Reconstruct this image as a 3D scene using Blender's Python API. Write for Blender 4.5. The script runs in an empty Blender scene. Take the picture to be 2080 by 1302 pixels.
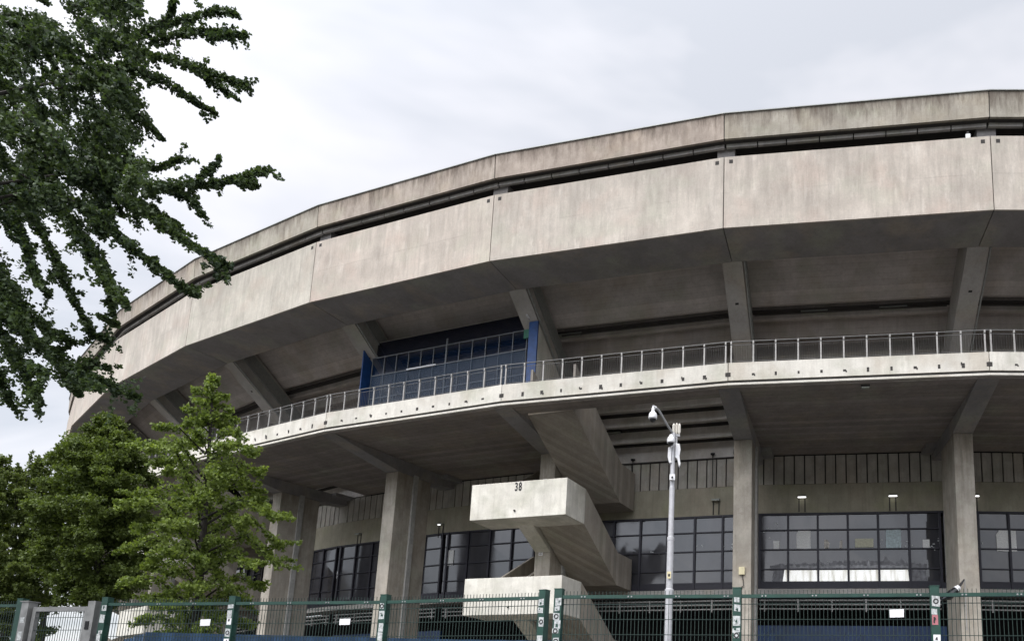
import bpy, bmesh, math, random
import numpy as np
from mathutils import Matrix, Vector
random.seed(7); rng = np.random.default_rng(7)
S = bpy.context.scene
C = S.collection
R = math.radians

# ------------------------------------------------------------------ camera
FP, CX, CY = 1614.05, 1410.9, 1138.0          # focal length and principal point, in 2080-px units
PITCH, ROLL, EYE = 0.194726, -0.021484, 1.6
cp, sp, cr, sr = math.cos(PITCH), math.sin(PITCH), math.cos(ROLL), math.sin(ROLL)
R0, U0, F0 = Vector((1, 0, 0)), Vector((0, -sp, cp)), Vector((0, cp, sp))
RV, UV = R0*cr - U0*sr, R0*sr + U0*cr
cam_d = bpy.data.cameras.new('camera'); cam = bpy.data.objects.new('camera', cam_d); C.objects.link(cam)
m = Matrix.Identity(4)
for i in range(3): m[i][0] = RV[i]; m[i][1] = UV[i]; m[i][2] = -F0[i]
m[2][3] = EYE
cam.matrix_world = m
cam_d.sensor_width = 36; cam_d.lens = FP/2080*36
cam_d.shift_x = -(CX-1040)/2080; cam_d.shift_y = (CY-651)/2080
cam_d.clip_start = 0.1; cam_d.clip_end = 3000
S.camera = cam

# ------------------------------------------------------------------ light
SUN_AZ, SUN_EL = R(218), R(56)               # azimuth clockwise from +Y : behind the camera, to the left
sd = Vector((math.sin(SUN_AZ)*math.cos(SUN_EL), math.cos(SUN_AZ)*math.cos(SUN_EL), math.sin(SUN_EL)))
w = bpy.data.worlds.new('World'); S.world = w; w.use_nodes = True
nt = w.node_tree; nt.nodes.clear(); N_ = nt.nodes.new; LK = nt.links.new
out = N_('ShaderNodeOutputWorld'); bg = N_('ShaderNodeBackground'); LK(bg.outputs[0], out.inputs[0])
sky = N_('ShaderNodeTexSky'); sky.sky_type = 'NISHITA'; sky.sun_disc = False
sky.sun_elevation = SUN_EL; sky.sun_rotation = SUN_AZ
tc = N_('ShaderNodeTexCoord')
sx = N_('ShaderNodeSeparateXYZ'); LK(tc.outputs['Generated'], sx.inputs[0])
def wmath(op, a, b=None, c=None):
    n = N_('ShaderNodeMath'); n.operation = op
    for i, v in enumerate((a, b, c)):
        if v is None: continue
        if isinstance(v, (int, float)): n.inputs[i].default_value = v
        else: LK(v, n.inputs[i])
    return n.outputs[0]
zc = wmath('MAXIMUM', sx.outputs[2], 0.0); zc = wmath('ADD', zc, 0.22)
px_ = wmath('DIVIDE', sx.outputs[0], zc); py_ = wmath('DIVIDE', sx.outputs[1], zc)
cb = N_('ShaderNodeCombineXYZ'); LK(px_, cb.inputs[0]); LK(py_, cb.inputs[1])
mp = N_('ShaderNodeMapping'); mp.inputs['Rotation'].default_value = (0, 0, R(35)); mp.inputs['Scale'].default_value = (1.0, 1.5, 1); mp.inputs['Location'].default_value = (1.3, 0.4, 0)
LK(cb.outputs[0], mp.inputs[0])
n1 = N_('ShaderNodeTexNoise'); n1.inputs['Scale'].default_value = 1.25; n1.inputs['Detail'].default_value = 5; n1.inputs['Roughness'].default_value = .58; n1.inputs['Distortion'].default_value = .35
LK(mp.outputs[0], n1.inputs['Vector'])
rp = N_('ShaderNodeValToRGB'); e = rp.color_ramp.elements
e[0].position = .41; e[0].color = (.64, .655, .695, 1); e[1].position = .61; e[1].color = (.905, .885, .905, 1)
LK(n1.outputs['Fac'], rp.inputs[0])
# overcast: Nishita seen weakly through the cloud deck, deck brightest round the veiled sun
mixs = N_('ShaderNodeMixRGB'); mixs.inputs[0].default_value = .03; LK(rp.outputs[0], mixs.inputs[1]); LK(sky.outputs[0], mixs.inputs[2])
dp = N_('ShaderNodeVectorMath'); dp.operation = 'DOT_PRODUCT'; LK(tc.outputs['Generated'], dp.inputs[0]); dp.inputs[1].default_value = sd
g = wmath('MAXIMUM', dp.outputs['Value'], 0.0); g = wmath('POWER', g, 3.0); g = wmath('MULTIPLY_ADD', g, 3.2, 1.0)
low = wmath('MULTIPLY_ADD', sx.outputs[2], 8.0, 0.6)       # below the horizon the world is ground-coloured
low = wmath('MINIMUM', wmath('MAXIMUM', low, 0.25), 1.0)
g = wmath('MULTIPLY', g, low)
# unseen dark treeline behind the camera, added to the sky to darken undersides
tn = N_('ShaderNodeTexNoise'); tn.inputs['Scale'].default_value = 7; tn.inputs['Detail'].default_value = 5; tmp = N_('ShaderNodeMapping'); tmp.inputs['Scale'].default_value = (1, 1, .35); LK(tc.outputs['Generated'], tmp.inputs[0]); LK(tmp.outputs[0], tn.inputs['Vector'])
te = wmath('SUBTRACT', wmath('MULTIPLY_ADD', tn.outputs['Fac'], .20, .035), sx.outputs[2])
te = wmath('MINIMUM', wmath('MAXIMUM', wmath('MULTIPLY', te, 60.0), 0.0), 1.0)
yb = wmath('MINIMUM', wmath('MAXIMUM', wmath('MULTIPLY', sx.outputs[1], -8.0), 0.0), 1.0)
tmx = N_('ShaderNodeMixRGB'); LK(wmath('MULTIPLY', te, yb), tmx.inputs[0]); LK(mixs.outputs[0], tmx.inputs[1]); tmx.inputs[2].default_value = (.045, .052, .042, 1)
vm = N_('ShaderNodeVectorMath'); vm.operation = 'SCALE'; LK(tmx.outputs[0], vm.inputs[0]); LK(g, vm.inputs['Scale'])
LK(vm.outputs[0], bg.inputs[0]); bg.inputs[1].default_value = 1.0
sl = bpy.data.lights.new('sun', 'SUN'); so = bpy.data.objects.new('sun', sl); C.objects.link(so)
sl.energy = 1.5; sl.angle = R(20); sl.color = (1, .95, .88)
so.rotation_mode = 'QUATERNION'; so.rotation_quaternion = sd.to_track_quat('Z', 'Y')
S.view_settings.view_transform = 'Standard'; S.view_settings.look = 'None'; S.view_settings.exposure = .12; S.view_settings.gamma = 1

# ------------------------------------------------------------------ materials
class MT:
    def __init__(s, name):
        s.m = bpy.data.materials.new(name); s.m.use_nodes = True; s.t = s.m.node_tree
        s.b = s.t.nodes['Principled BSDF']
    def n(s, typ, **kw):
        o = s.t.nodes.new(typ)
        for k, v in kw.items():
            if hasattr(o, k): setattr(o, k, v)
            else: o.inputs[k.replace('_', ' ')].default_value = v
        return o
    def l(s, a, b): s.t.links.new(a, b)
    def mathn(s, op, a, b=None, c=None):
        n = s.t.nodes.new('ShaderNodeMath'); n.operation = op
        for i, v in enumerate((a, b, c)):
            if v is None: continue
            if isinstance(v, (int, float)): n.inputs[i].default_value = v
            else: s.l(v, n.inputs[i])
        return n.outputs[0]
    def ramp(s, f, stops):
        r = s.t.nodes.new('ShaderNodeValToRGB'); s.l(f, r.inputs[0])
        el = r.color_ramp.elements
        while len(el) > 1: el.remove(el[-1])
        el[0].position = stops[0][0]; el[0].color = stops[0][1] if len(stops[0][1]) == 4 else (*stops[0][1], 1)
        for p, c in stops[1:]:
            k = el.new(p); k.color = (*c, 1)
        return r.outputs[0]
    def mix(s, f, a, b, mode='MIX'):
        n = s.t.nodes.new('ShaderNodeMixRGB'); n.blend_type = mode
        for i, v in enumerate((f, a, b)):
            if isinstance(v, (int, float)): n.inputs[i].default_value = v
            elif isinstance(v, tuple): n.inputs[i].default_value = (*v, 1)
            else: s.l(v, n.inputs[i])
        return n.outputs[0]

def concrete(name, base, dark, spot=.35, streak=0.0, streak_z=0.0, streak_h=1.2, boards=0.0, warm=(.42, .36, .28), greenish=(.38, .39, .30), rough=.88, bump=.15, pale=0.0, tone=0.0, ticks=None, vboards=0.0):
    """weathered cast concrete: cloudy tone, pinkish and greenish patches, streaks running down from z=streak_z, board marks"""
    M = MT(name); co = M.n('ShaderNodeTexCoord'); oi = M.n('ShaderNodeObjectInfo')
    off = M.n('ShaderNodeCombineXYZ'); r = M.mathn('MULTIPLY', oi.outputs['Random'], 60.0)
    M.l(r, off.inputs[0]); M.l(r, off.inputs[1])
    ad = M.n('ShaderNodeVectorMath', operation='ADD'); M.l(co.outputs['Object'], ad.inputs[0]); M.l(off.outputs[0], ad.inputs[1])
    P = ad.outputs[0]
    def noise(sc, det=4, scale=(1, 1, 1), rg=.55):
        mp = M.n('ShaderNodeMapping'); mp.inputs['Scale'].default_value = scale; M.l(P, mp.inputs[0])
        q = M.n('ShaderNodeTexNoise'); q.inputs['Scale'].default_value = sc; q.inputs['Detail'].default_value = det; q.inputs['Roughness'].default_value = rg
        M.l(mp.outputs[0], q.inputs['Vector']); return q.outputs['Fac']
    big = noise(.45, 6, (1, 1, 1), .62); mid = noise(1.6, 6, (1, 1, .7), .65); fine = noise(14, 4)
    col = M.mix(M.ramp(big, [(.35, (0, 0, 0)), (.65, (1, 1, 1))]), base, tuple(b*.78 for b in base))
    c2 = M.ramp(noise(.55, 3), [(.5, (0, 0, 0)), (.68, (1, 1, 1))]); col = M.mix(M.mathn('MULTIPLY', c2, .5), col, warm)
    c3 = M.ramp(noise(.48, 3, (1, 1, 1.3)), [(.52, (0, 0, 0)), (.7, (1, 1, 1))]); col = M.mix(M.mathn('MULTIPLY', c3, .5), col, greenish)
    sp_ = M.ramp(mid, [(.42, (1, 1, 1)), (.6, (0, 0, 0))]); col = M.mix(M.mathn('MULTIPLY', sp_, spot*.55), col, dark)
    blot = M.ramp(noise(3.1, 5, (1, 1, .8), .7), [(.6, (0, 0, 0)), (.72, (1, 1, 1))]); col = M.mix(M.mathn('MULTIPLY', blot, spot*.6), col, dark)
    if tone:
        wn = M.n('ShaderNodeTexWhiteNoise', noise_dimensions='1D'); M.l(M.mathn('MULTIPLY', oi.outputs['Random'], 91.7), wn.inputs['W'])
        col = M.mix(tone, col, M.mix(1.0, col, M.ramp(wn.outputs['Value'], [(0, (.94, .99, .93)), (.5, (1.0, .98, .96)), (1, (1.03, .965, .935))]), 'MULTIPLY'))
    if vboards:
        sz = M.n('ShaderNodeSeparateXYZ'); M.l(co.outputs['Object'], sz.inputs[0]); xs_ = M.mathn('MULTIPLY_ADD', noise(.6, 2), .05, M.mathn('ADD', sz.outputs[0], sz.outputs[1]))
        fr = M.mathn('FRACT', M.mathn('MULTIPLY', xs_, 2.6)); ln = M.ramp(fr, [(0, (1, 1, 1)), (.06, (0, 0, 0)), (.94, (0, 0, 0)), (1, (1, 1, 1))])
        bw = M.n('ShaderNodeTexWhiteNoise', noise_dimensions='1D'); M.l(M.mathn('FLOOR', M.mathn('MULTIPLY', xs_, 2.6)), bw.inputs['W'])
        col = M.mix(vboards, col, M.mix(1.0, col, M.ramp(bw.outputs['Value'], [(0, (.78, .77, .76)), (1, (1.12, 1.1, 1.08))]), 'MULTIPLY')); col = M.mix(M.mathn('MULTIPLY', ln, vboards*.4), col, dark)
    if ticks is not None:
        sz = M.n('ShaderNodeSeparateXYZ'); M.l(co.outputs['Object'], sz.inputs[0])
        near = M.ramp(M.mathn('SUBTRACT', sz.outputs[2], ticks), [(.05, (1, 1, 1)), (.75, (0, 0, 0))])
        tk = M.mathn('MULTIPLY', M.ramp(noise(9, 3, (1, 1, .12), .6), [(.60, (0, 0, 0)), (.66, (1, 1, 1))]), M.ramp(noise(.5, 2), [(.52, (0, 0, 0)), (.6, (1, 1, 1))]))
        col = M.mix(M.mathn('MULTIPLY', M.mathn('MULTIPLY', tk, near), .75), col, dark)
        fl = M.mathn('MULTIPLY', M.ramp(M.mathn('ABSOLUTE', M.mathn('SUBTRACT', M.mathn('MULTIPLY_ADD', noise(.9, 2), .10, sz.outputs[2]), ticks+1.85)), [(0, (1, 1, 1)), (.035, (0, 0, 0))]), M.ramp(noise(.6, 3), [(.42, (0, 0, 0)), (.6, (1, 1, 1))]))
        col = M.mix(M.mathn('MULTIPLY', fl, .3), col, dark)
    if pale:
        pl = M.ramp(noise(2.2, 5, (1, 1, .35), .7), [(.56, (0, 0, 0)), (.68, (1, 1, 1))]); col = M.mix(M.mathn('MULTIPLY', pl, pale), col, tuple(min(1, b*1.3) for b in base))
    fn = M.ramp(fine, [(.3, (.93, .93, .93)), (.7, (1.04, 1.04, 1.04))]); col = M.mix(1.0, col, fn, 'MULTIPLY')
    # faint vertical runs everywhere
    vr = M.ramp(noise(5.5, 3, (1, 1, .05)), [(.5, (0, 0, 0)), (.66, (1, 1, 1))]); col = M.mix(M.mathn('MULTIPLY', vr, .12+spot*.2), col, dark)
    if streak:
        sz = M.n('ShaderNodeSeparateXYZ'); M.l(co.outputs['Object'], sz.inputs[0])
        dz = M.mathn('SUBTRACT', streak_z, sz.outputs[2])
        s1 = noise(3.2, 5, (1, 1, .16), .75); s2 = noise(.8, 2, (1, 1, .3))
        lim = M.mathn('DIVIDE', dz, streak_h)
        v = M.mathn('SUBTRACT', M.mathn('ADD', s1, M.mathn('MULTIPLY', s2, .55)), M.mathn('MULTIPLY', lim, .34))
        k = M.ramp(v, [(.56, (0, 0, 0)), (.86, (1, 1, 1))]); col = M.mix(M.mathn('MULTIPLY', k, streak), col, dark)
    hgt = fine
    if boards:
        sz = M.n('ShaderNodeSeparateXYZ'); M.l(co.outputs['Object'], sz.inputs[0])
        yz = M.mathn('ADD', sz.outputs[2], sz.outputs[1])
        jit = M.mathn('MULTIPLY_ADD', noise(.7, 2), .12, yz)
        fr = M.mathn('FRACT', M.mathn('MULTIPLY', jit, 2.3))
        ln = M.ramp(fr, [(.0, (1, 1, 1)), (.07, (0, 0, 0)), (.93, (0, 0, 0)), (1, (1, 1, 1))])
        ln = M.mathn('MULTIPLY', ln, M.ramp(noise(1.1, 3), [(.35, (.15, .15, .15)), (.6, (1, 1, 1))]))
        col = M.mix(M.mathn('MULTIPLY', ln, boards), col, dark)
        brd = M.n('ShaderNodeTexWhiteNoise', noise_dimensions='1D'); M.l(M.mathn('FLOOR', M.mathn('MULTIPLY', jit, 2.3)), brd.inputs['W'])
        col = M.mix(boards*.8, col, M.mix(1.0, col, M.ramp(brd.outputs['Value'], [(0, (.72, .70, .68)), (1, (1.15, 1.12, 1.1))]), 'MULTIPLY'))
    bp = M.n('ShaderNodeBump', Strength=bump, Distance=.02); M.l(M.mathn('ADD', fine, M.mathn('MULTIPLY', mid, 1.5)), bp.inputs['Height']); M.l(bp.outputs[0], M.b.inputs['Normal'])
    M.l(col, M.b.inputs['Base Color']); M.b.inputs['Roughness'].default_value = rough; M.b.inputs['Specular IOR Level'].default_value = .25
    return M.m

def plain(name, col, rough=.6, metal=0, var=.15, scale=6, emit=0, spec=.5):
    M = MT(name); co = M.n('ShaderNodeTexCoord'); q = M.n('ShaderNodeTexNoise'); q.inputs['Scale'].default_value = scale; q.inputs['Detail'].default_value = 5
    M.l(co.outputs['Object'], q.inputs['Vector'])
    c = M.ramp(q.outputs['Fac'], [(.3, tuple(x*(1-var) for x in col)), (.7, tuple(min(1, x*(1+var*.6)) for x in col))])
    M.l(c, M.b.inputs['Base Color']); M.b.inputs['Roughness'].default_value = rough; M.b.inputs['Metallic'].default_value = metal; M.b.inputs['Specular IOR Level'].default_value = spec
    if emit: M.l(c, M.b.inputs['Emission Color']); M.b.inputs['Emission Strength'].default_value = emit
    return M.m

ZT = 1.6  # heights below are above eye level; the ground is 1.6 m under the eye
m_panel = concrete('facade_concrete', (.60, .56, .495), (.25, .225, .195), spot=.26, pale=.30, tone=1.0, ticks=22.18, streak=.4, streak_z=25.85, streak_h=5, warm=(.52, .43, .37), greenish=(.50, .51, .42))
m_parapet = concrete('parapet_concrete', (.48, .438, .382), (.11, .085, .066), spot=.4, tone=1.0, streak=.8, streak_z=28.03, streak_h=1.15)
m_fascia = concrete('fascia_concrete', (.76, .73, .65), (.33, .30, .25), spot=.22, pale=.2)
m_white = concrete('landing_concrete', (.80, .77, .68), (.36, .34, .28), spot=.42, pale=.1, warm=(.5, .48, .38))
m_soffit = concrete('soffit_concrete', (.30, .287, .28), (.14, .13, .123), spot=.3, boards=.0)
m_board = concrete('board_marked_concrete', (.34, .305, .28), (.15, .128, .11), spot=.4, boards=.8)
m_strut = concrete('strut_concrete', (.47, .45, .42), (.2, .18, .155), spot=.3)
m_col = concrete('column_concrete', (.52, .475, .40), (.17, .145, .115), spot=.55, streak=.5, streak_z=14.4, streak_h=3.5)
m_wall = concrete('wall_concrete', (.52, .49, .43), (.15, .135, .115), spot=.45)
m_lintel = concrete('lintel_concrete', (.38, .355, .27), (.16, .145, .11), spot=.35, greenish=(.33, .33, .2))
m_drip = concrete('drip_concrete', (.55, .53, .5), (.12, .11, .1), spot=.4)
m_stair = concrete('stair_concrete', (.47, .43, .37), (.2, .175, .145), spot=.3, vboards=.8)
m_step = concrete('stand_concrete', (.74, .70, .65), (.32, .28, .25), spot=.35)
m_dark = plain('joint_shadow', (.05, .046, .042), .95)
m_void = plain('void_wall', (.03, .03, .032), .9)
m_steel = plain('galvanised_steel', (.34, .34, .34), .5, .6)
m_railm = plain('railing_paint', (.34, .33, .31), .55, .2)
m_frame = plain('window_frame', (.018, .017, .026), .5, .1)
m_gutter = plain('zinc_gutter', (.30, .31, .29), .6, .3)
m_green = plain('green_paint', (.010, .052, .036), .45, 0, .3, 9)
m_greend = plain('green_wire', (.012, .032, .024), .5)
m_rail2 = plain('rail_steel', (.2, .2, .195), .5, .4)
m_cage = plain('enclosure_steel', (.17, .18, .19), .5, .2)
m_drip2 = plain('casing_grey', (.42, .41, .38), .7, 0, .2, 4)
m_terr = concrete('terrace_concrete', (.62, .58, .55), (.28, .25, .225), spot=.35, boards=.6)
m_picket = plain('picket_steel', (.085, .083, .08), .6)
m_mastm = plain('mast_galvanised', (.50, .50, .51), .5, .25, .12, 14)
m_whitep = plain('white_plastic', (.80, .80, .80), .35, 0, .06)
m_black = plain('black_plastic', (.012, .012, .014), .25)
m_paper = plain('paper', (.78, .78, .75), .8, 0, .22, 18)
m_papy = plain('yellow_paper', (.50, .49, .37), .8, 0, .25, 12)
m_papb = plain('blue_paper', (.45, .53, .54), .8, 0, .35, 9)
m_papt = plain('torn_paper', (.50, .47, .42), .85, 0, .6, 7)
m_signw = plain('white_sign', (.84, .84, .84), .4, 0, .08, 12)
m_led = plain('led_strip', (1, .98, .95), .4, emit=2.6)
m_tube = plain('lamp_diffuser', (.33, .35, .29), .5)
m_clad = plain('navy_cladding', (.006, .028, .085), .5, 0, .35, 3)
m_blue = plain('blue_panel', (.010, .06, .21), .45, 0, .25, 3)
m_hoard = plain('hoarding_blue', (.008, .045, .11), .5, 0, .35, 5)
m_gate = plain('gate_steel', (.27, .27, .26), .5, .5, .25, 8)
m_yel = plain('junction_box_paint', (.72, .64, .40), .5)
m_red = plain('red_sticker', (.45, .16, .18), .5)
m_sticker = plain('sticker_paper', (.50, .52, .51), .6, 0, .45, 40)
m_ink = plain('black_ink', (.02, .02, .02), .7)
m_grn = plain('green_light_sign', (.03, .16, .10), .5)
m_glow = None
m_refl = plain('painted_reflection', (.17, .17, .18), .5, 0, .5, 5)
m_refl2 = plain('pale_reflection', (.34, .34, .35), .6, 0, .45, 5)

def glass(name, base, rough=.04, spec=.55):
    M = MT(name); co = M.n('ShaderNodeTexCoord'); q = M.n('ShaderNodeTexNoise'); q.inputs['Scale'].default_value = .7; q.inputs['Detail'].default_value = 6
    mp = M.n('ShaderNodeMapping'); mp.inputs['Scale'].default_value = (1, 1, .3); M.l(co.outputs['Object'], mp.inputs[0]); M.l(mp.outputs[0], q.inputs['Vector'])
    M.l(M.ramp(q.outputs['Fac'], [(.35, base), (.7, tuple(b*2.2 for b in base))]), M.b.inputs['Base Color'])
    M.l(M.ramp(q.outputs['Fac'], [(.4, (rough,)*3), (.75, (rough+.22,)*3)]), M.b.inputs['Roughness'])
    M.b.inputs['Specular IOR Level'].default_value = spec; M.b.inputs['IOR'].default_value = 1.5
    return M.m
m_glass = glass('dark_glass', (.034, .034, .038), spec=.8)
M = MT('blue_glass'); M.b.inputs['Base Color'].default_value = (.006, .02, .055, 1); M.b.inputs['Roughness'].default_value = .1; M.b.inputs['Specular IOR Level'].default_value = .2; M.b.inputs['Alpha'].default_value = .55; m_bglass = M.m
M = MT('lower_blue_glass'); M.b.inputs['Base Color'].default_value = (.05, .09, .15, 1); M.b.inputs['Roughness'].default_value = .3; M.b.inputs['Specular IOR Level'].default_value = .2; M.b.inputs['Alpha'].default_value = .38; m_blow = M.m
M = MT('blue_header_glass'); M.b.inputs['Base Color'].default_value = (.003, .006, .02, 1); M.b.inputs['Roughness'].default_value = .25; M.b.inputs['Alpha'].default_value = .85; m_bhead = M.m
# lower panes: sky seen through the building, painted as a streaky glowing sheet
M = MT('sky_glow_sheet'); co = M.n('ShaderNodeTexCoord'); q = M.n('ShaderNodeTexNoise'); q.inputs['Scale'].default_value = 3.2; q.inputs['Detail'].default_value = 4
mp = M.n('ShaderNodeMapping'); mp.inputs['Scale'].default_value = (1, 1, .12); M.l(co.outputs['Object'], mp.inputs[0]); M.l(mp.outputs[0], q.inputs['Vector'])
cc = M.ramp(q.outputs['Fac'], [(.30, (.34, .32, .26)), (.44, (.75, .74, .68)), (.52, (.95, .95, .92))]); M.l(cc, M.b.inputs['Base Color']); M.l(cc, M.b.inputs['Emission Color']); M.b.inputs['Emission Strength'].default_value = .55
m_glow = M.m

def leafmat(name, c0, c1, trans=.35):
    M = MT(name); ge = M.n('ShaderNodeNewGeometry'); co = M.n('ShaderNodeTexCoord')
    q = M.n('ShaderNodeTexNoise'); q.inputs['Scale'].default_value = 1.1; q.inputs['Detail'].default_value = 3; M.l(co.outputs['Object'], q.inputs['Vector'])
    f = M.mathn('ADD', M.mathn('MULTIPLY', ge.outputs['Random Per Island'], .55), M.mathn('MULTIPLY', M.mathn('SUBTRACT', q.outputs['Fac'], .25), .9))
    col = M.ramp(f, [(.15, c0), (.85, c1)]); M.l(col, M.b.inputs['Base Color']); M.b.inputs['Roughness'].default_value = .55; M.b.inputs['Specular IOR Level'].default_value = .3
    tr = M.n('ShaderNodeBsdfTranslucent'); M.l(M.mix(1.0, col, (1.3, 1.35, .6), 'MULTIPLY'), tr.inputs[0])
    mx = M.n('ShaderNodeMixShader'); mx.inputs[0].default_value = trans
    o = M.t.nodes['Material Output']; M.l(M.b.outputs[0], mx.inputs[1]); M.l(tr.outputs[0], mx.inputs[2]); M.l(mx.outputs[0], o.inputs[0])
    return M.m
m_leafN = leafmat('ginkgo_leaf', (.024, .042, .026), (.10, .145, .06), .28)
m_leafA = leafmat('young_ginkgo_leaf', (.075, .112, .024), (.25, .32, .085), .4)
m_leafB = leafmat('dense_leaf', (.05, .075, .016), (.155, .205, .05), .34)
m_leafC = leafmat('far_leaf', (.055, .082, .02), (.17, .215, .06), .34)
m_bark = plain('bark', (.035, .03, .025), .9, 0, .4, 12)

# ------------------------------------------------------------------ mesh helpers
WM = {}
class MB:
    def __init__(s): s.v = []; s.f = []
    def add(s, vs, fs):
        o = len(s.v); s.v += [tuple(v) for v in vs]; s.f += [tuple(i+o for i in f) for f in fs]
    def box(s, x0, x1, y0, y1, z0, z1):
        x0, x1 = sorted((x0, x1)); y0, y1 = sorted((y0, y1)); z0, z1 = sorted((z0, z1))
        s.add([(x, y, z) for z in (z0, z1) for x, y in ((x0, y0), (x1, y0), (x1, y1), (x0, y1))],
              [(0, 3, 2, 1), (4, 5, 6, 7), (0, 1, 5, 4), (1, 2, 6, 5), (2, 3, 7, 6), (3, 0, 4, 7)]); return s
    def prism(s, A, B):
        n = len(A); s.add(list(A)+list(B), [tuple(range(n)), tuple(range(2*n-1, n-1, -1))]+[(i, i+n, (i+1) % n+n, (i+1) % n) for i in range(n)]); return s
    def yz(s, prof, x0, x1):     # profile in (y,z) extruded along x
        return s.prism([(x0, a, b) for a, b in prof], [(x1, a, b) for a, b in prof])
    def xz(s, prof, y0, y1):
        return s.prism([(a, y0, b) for a, b in prof], [(a, y1, b) for a, b in prof])
    def tube(s, pts, rad, n=8, caps=True):
        pts = [Vector(p) for p in pts]; rad = rad if hasattr(rad, '__len__') else [rad]*len(pts)
        V = []; 
        for i, p in enumerate(pts):
            t = (pts[min(i+1, len(pts)-1)]-pts[max(i-1, 0)]).normalized()
            a = t.cross(Vector((0, 0, 1)) if abs(t.z) < .9 else Vector((1, 0, 0))).normalized(); b = t.cross(a)
            V += [p+(a*math.cos(2*math.pi*k/n)+b*math.sin(2*math.pi*k/n))*rad[i] for k in range(n)]
        F = [(i*n+k, i*n+(k+1) % n, (i+1)*n+(k+1) % n, (i+1)*n+k) for i in range(len(pts)-1) for k in range(n)]
        if caps: F += [tuple(range(n)), tuple(range(len(V)-1, len(V)-n-1, -1))]
        s.add(V, F); return s
    def lathe(s, prof, c=(0, 0, 0), n=20):   # (r,z)
        V = [(c[0]+r*math.cos(2*math.pi*k/n), c[1]+r*math.sin(2*math.pi*k/n), c[2]+z) for r, z in prof for k in range(n)]
        F = [(i*n+k, i*n+(k+1) % n, (i+1)*n+(k+1) % n, (i+1)*n+k) for i in range(len(prof)-1) for k in range(n)]
        F += [tuple(range(n)), tuple(range(len(V)-1, len(V)-n-1, -1))]
        s.add(V, F); return s
    def build(s, name, mat, parent=None, frame=None, smooth=False, recalc=True, bevel=0):
        me = bpy.data.meshes.new(name); me.from_pydata(s.v, [], s.f)
        if recalc:
            bm = bmesh.new(); bm.from_mesh(me); bmesh.ops.recalc_face_normals(bm, faces=bm.faces)
            if bevel: bmesh.ops.bevel(bm, geom=[e for e in bm.edges if e.is_manifold and e.calc_face_angle(0) > .6], offset=bevel, segments=1, affect='EDGES')
            bm.to_mesh(me); bm.free()
        if smooth: me.shade_smooth()
        me.materials.append(mat)
        return link(bpy.data.objects.new(name, me), parent, frame)
def link(o, parent=None, frame=None):
    C.objects.link(o); fr = frame if frame is not None else Matrix.Identity(4); WM[o.name] = fr
    if parent is not None:
        o.parent = parent; o.matrix_basis = WM[parent.name].inverted() @ fr
    else: o.matrix_basis = fr
    return o
def tag(o, label=None, cat=None, group=None, kind=None):
    for k, v in (('label', label), ('category', cat), ('group', group), ('kind', kind)):
        if v: o[k] = v
    return o
def empty(name, frame, label, cat, group=None):
    return tag(link(bpy.data.objects.new(name, None), None, frame), label, cat, group)
def T(x, y, z): return Matrix.Translation((x, y, z))

# ------------------------------------------------------------------ plan of the bowl: joints V[j] going away to the left
A0 = np.array([12.859, 31.2779]); H0, TU, DT, L = 2.994913, -0.1187383, 0.0003025, 12.0
JMIN, JMAX = -3, 12
hd = {0: H0}
for j in range(0, JMAX+1): hd[j+1] = hd[j]+TU+DT*j
for j in range(-1, JMIN-2, -1): hd[j] = hd[j+1]-TU
V = {0: A0}
for j in range(0, JMAX+1): V[j+1] = V[j]+L*np.array([math.cos(hd[j]), math.sin(hd[j])])
for j in range(-1, JMIN-1, -1): V[j] = V[j+1]-L*np.array([math.cos(hd[j]), math.sin(hd[j])])
NU = {}; HALF = {}
for j in range(JMIN, JMAX+1):
    hb = (hd[j-1]+hd[j])/2; HALF[j] = (hd[j]-hd[j-1])/2; NU[j] = np.array([-math.sin(hb), math.cos(hb)])
def bay_frame(j):
    return T(V[j][0], V[j][1], ZT) @ Matrix.Rotation(hd[j], 4, 'Z')
def rad_frame(j):   # x outward, y to the right seen from outside, z up
    return T(V[j][0], V[j][1], ZT) @ Matrix.Rotation(math.atan2(NU[j][1], NU[j][0]), 4, 'Z')
def ends(j, d):     # local x of both mitred ends of bay j at offset d
    return -d*math.tan(HALF[j])*-1 if False else d*math.tan(-HALF[j])*-1, 0
def xe(j, d):
    a = HALF[j]; b = HALF[j+1]
    P0 = V[j]+NU[j]*d/math.cos(a); P1 = V[j+1]+NU[j+1]*d/math.cos(b); h = np.array([math.cos(hd[j]), math.sin(hd[j])])
    return float((P0-V[j])@h), float((P1-V[j])@h)
def bprism(mb, j, prof, gap=0, s0=None, s1=None):
    A = []; B = []
    for d, z in prof:
        a, b = xe(j, d); a += gap; b -= gap
        if s0 is not None: a = s0
        if s1 is not None: b = s1
        A.append((a, d, z)); B.append((b, d, z))
    return mb.prism(A, B)
def rect(d0, d1, z0, z1): return [(d0, z0), (d1, z0), (d1, z1), (d0, z1)]

# ------------------------------------------------------------------ ground
gr = MT('asphalt'); co = gr.n('ShaderNodeTexCoord'); q = gr.n('ShaderNodeTexNoise'); q.inputs['Scale'].default_value = 30; q.inputs['Detail'].default_value = 8; gr.l(co.outputs['Object'], q.inputs['Vector'])
q2 = gr.n('ShaderNodeTexNoise'); q2.inputs['Scale'].default_value = .3; gr.l(co.outputs['Object'], q2.inputs['Vector'])
gr.l(gr.mix(.5, gr.ramp(q.outputs['Fac'], [(.3, (.04, .04, .039)), (.7, (.085, .083, .08))]), gr.ramp(q2.outputs['Fac'], [(.35, (.045, .044, .042)), (.65, (.08, .078, .074))])), gr.b.inputs['Base Color']); gr.b.inputs['Roughness'].default_value = .9
g0 = MB(); n = 24
g0.add([(1500*math.cos(2*math.pi*k/n), 1500*math.sin(2*math.pi*k/n), 0) for k in range(n)], [tuple(range(n))])
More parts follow.
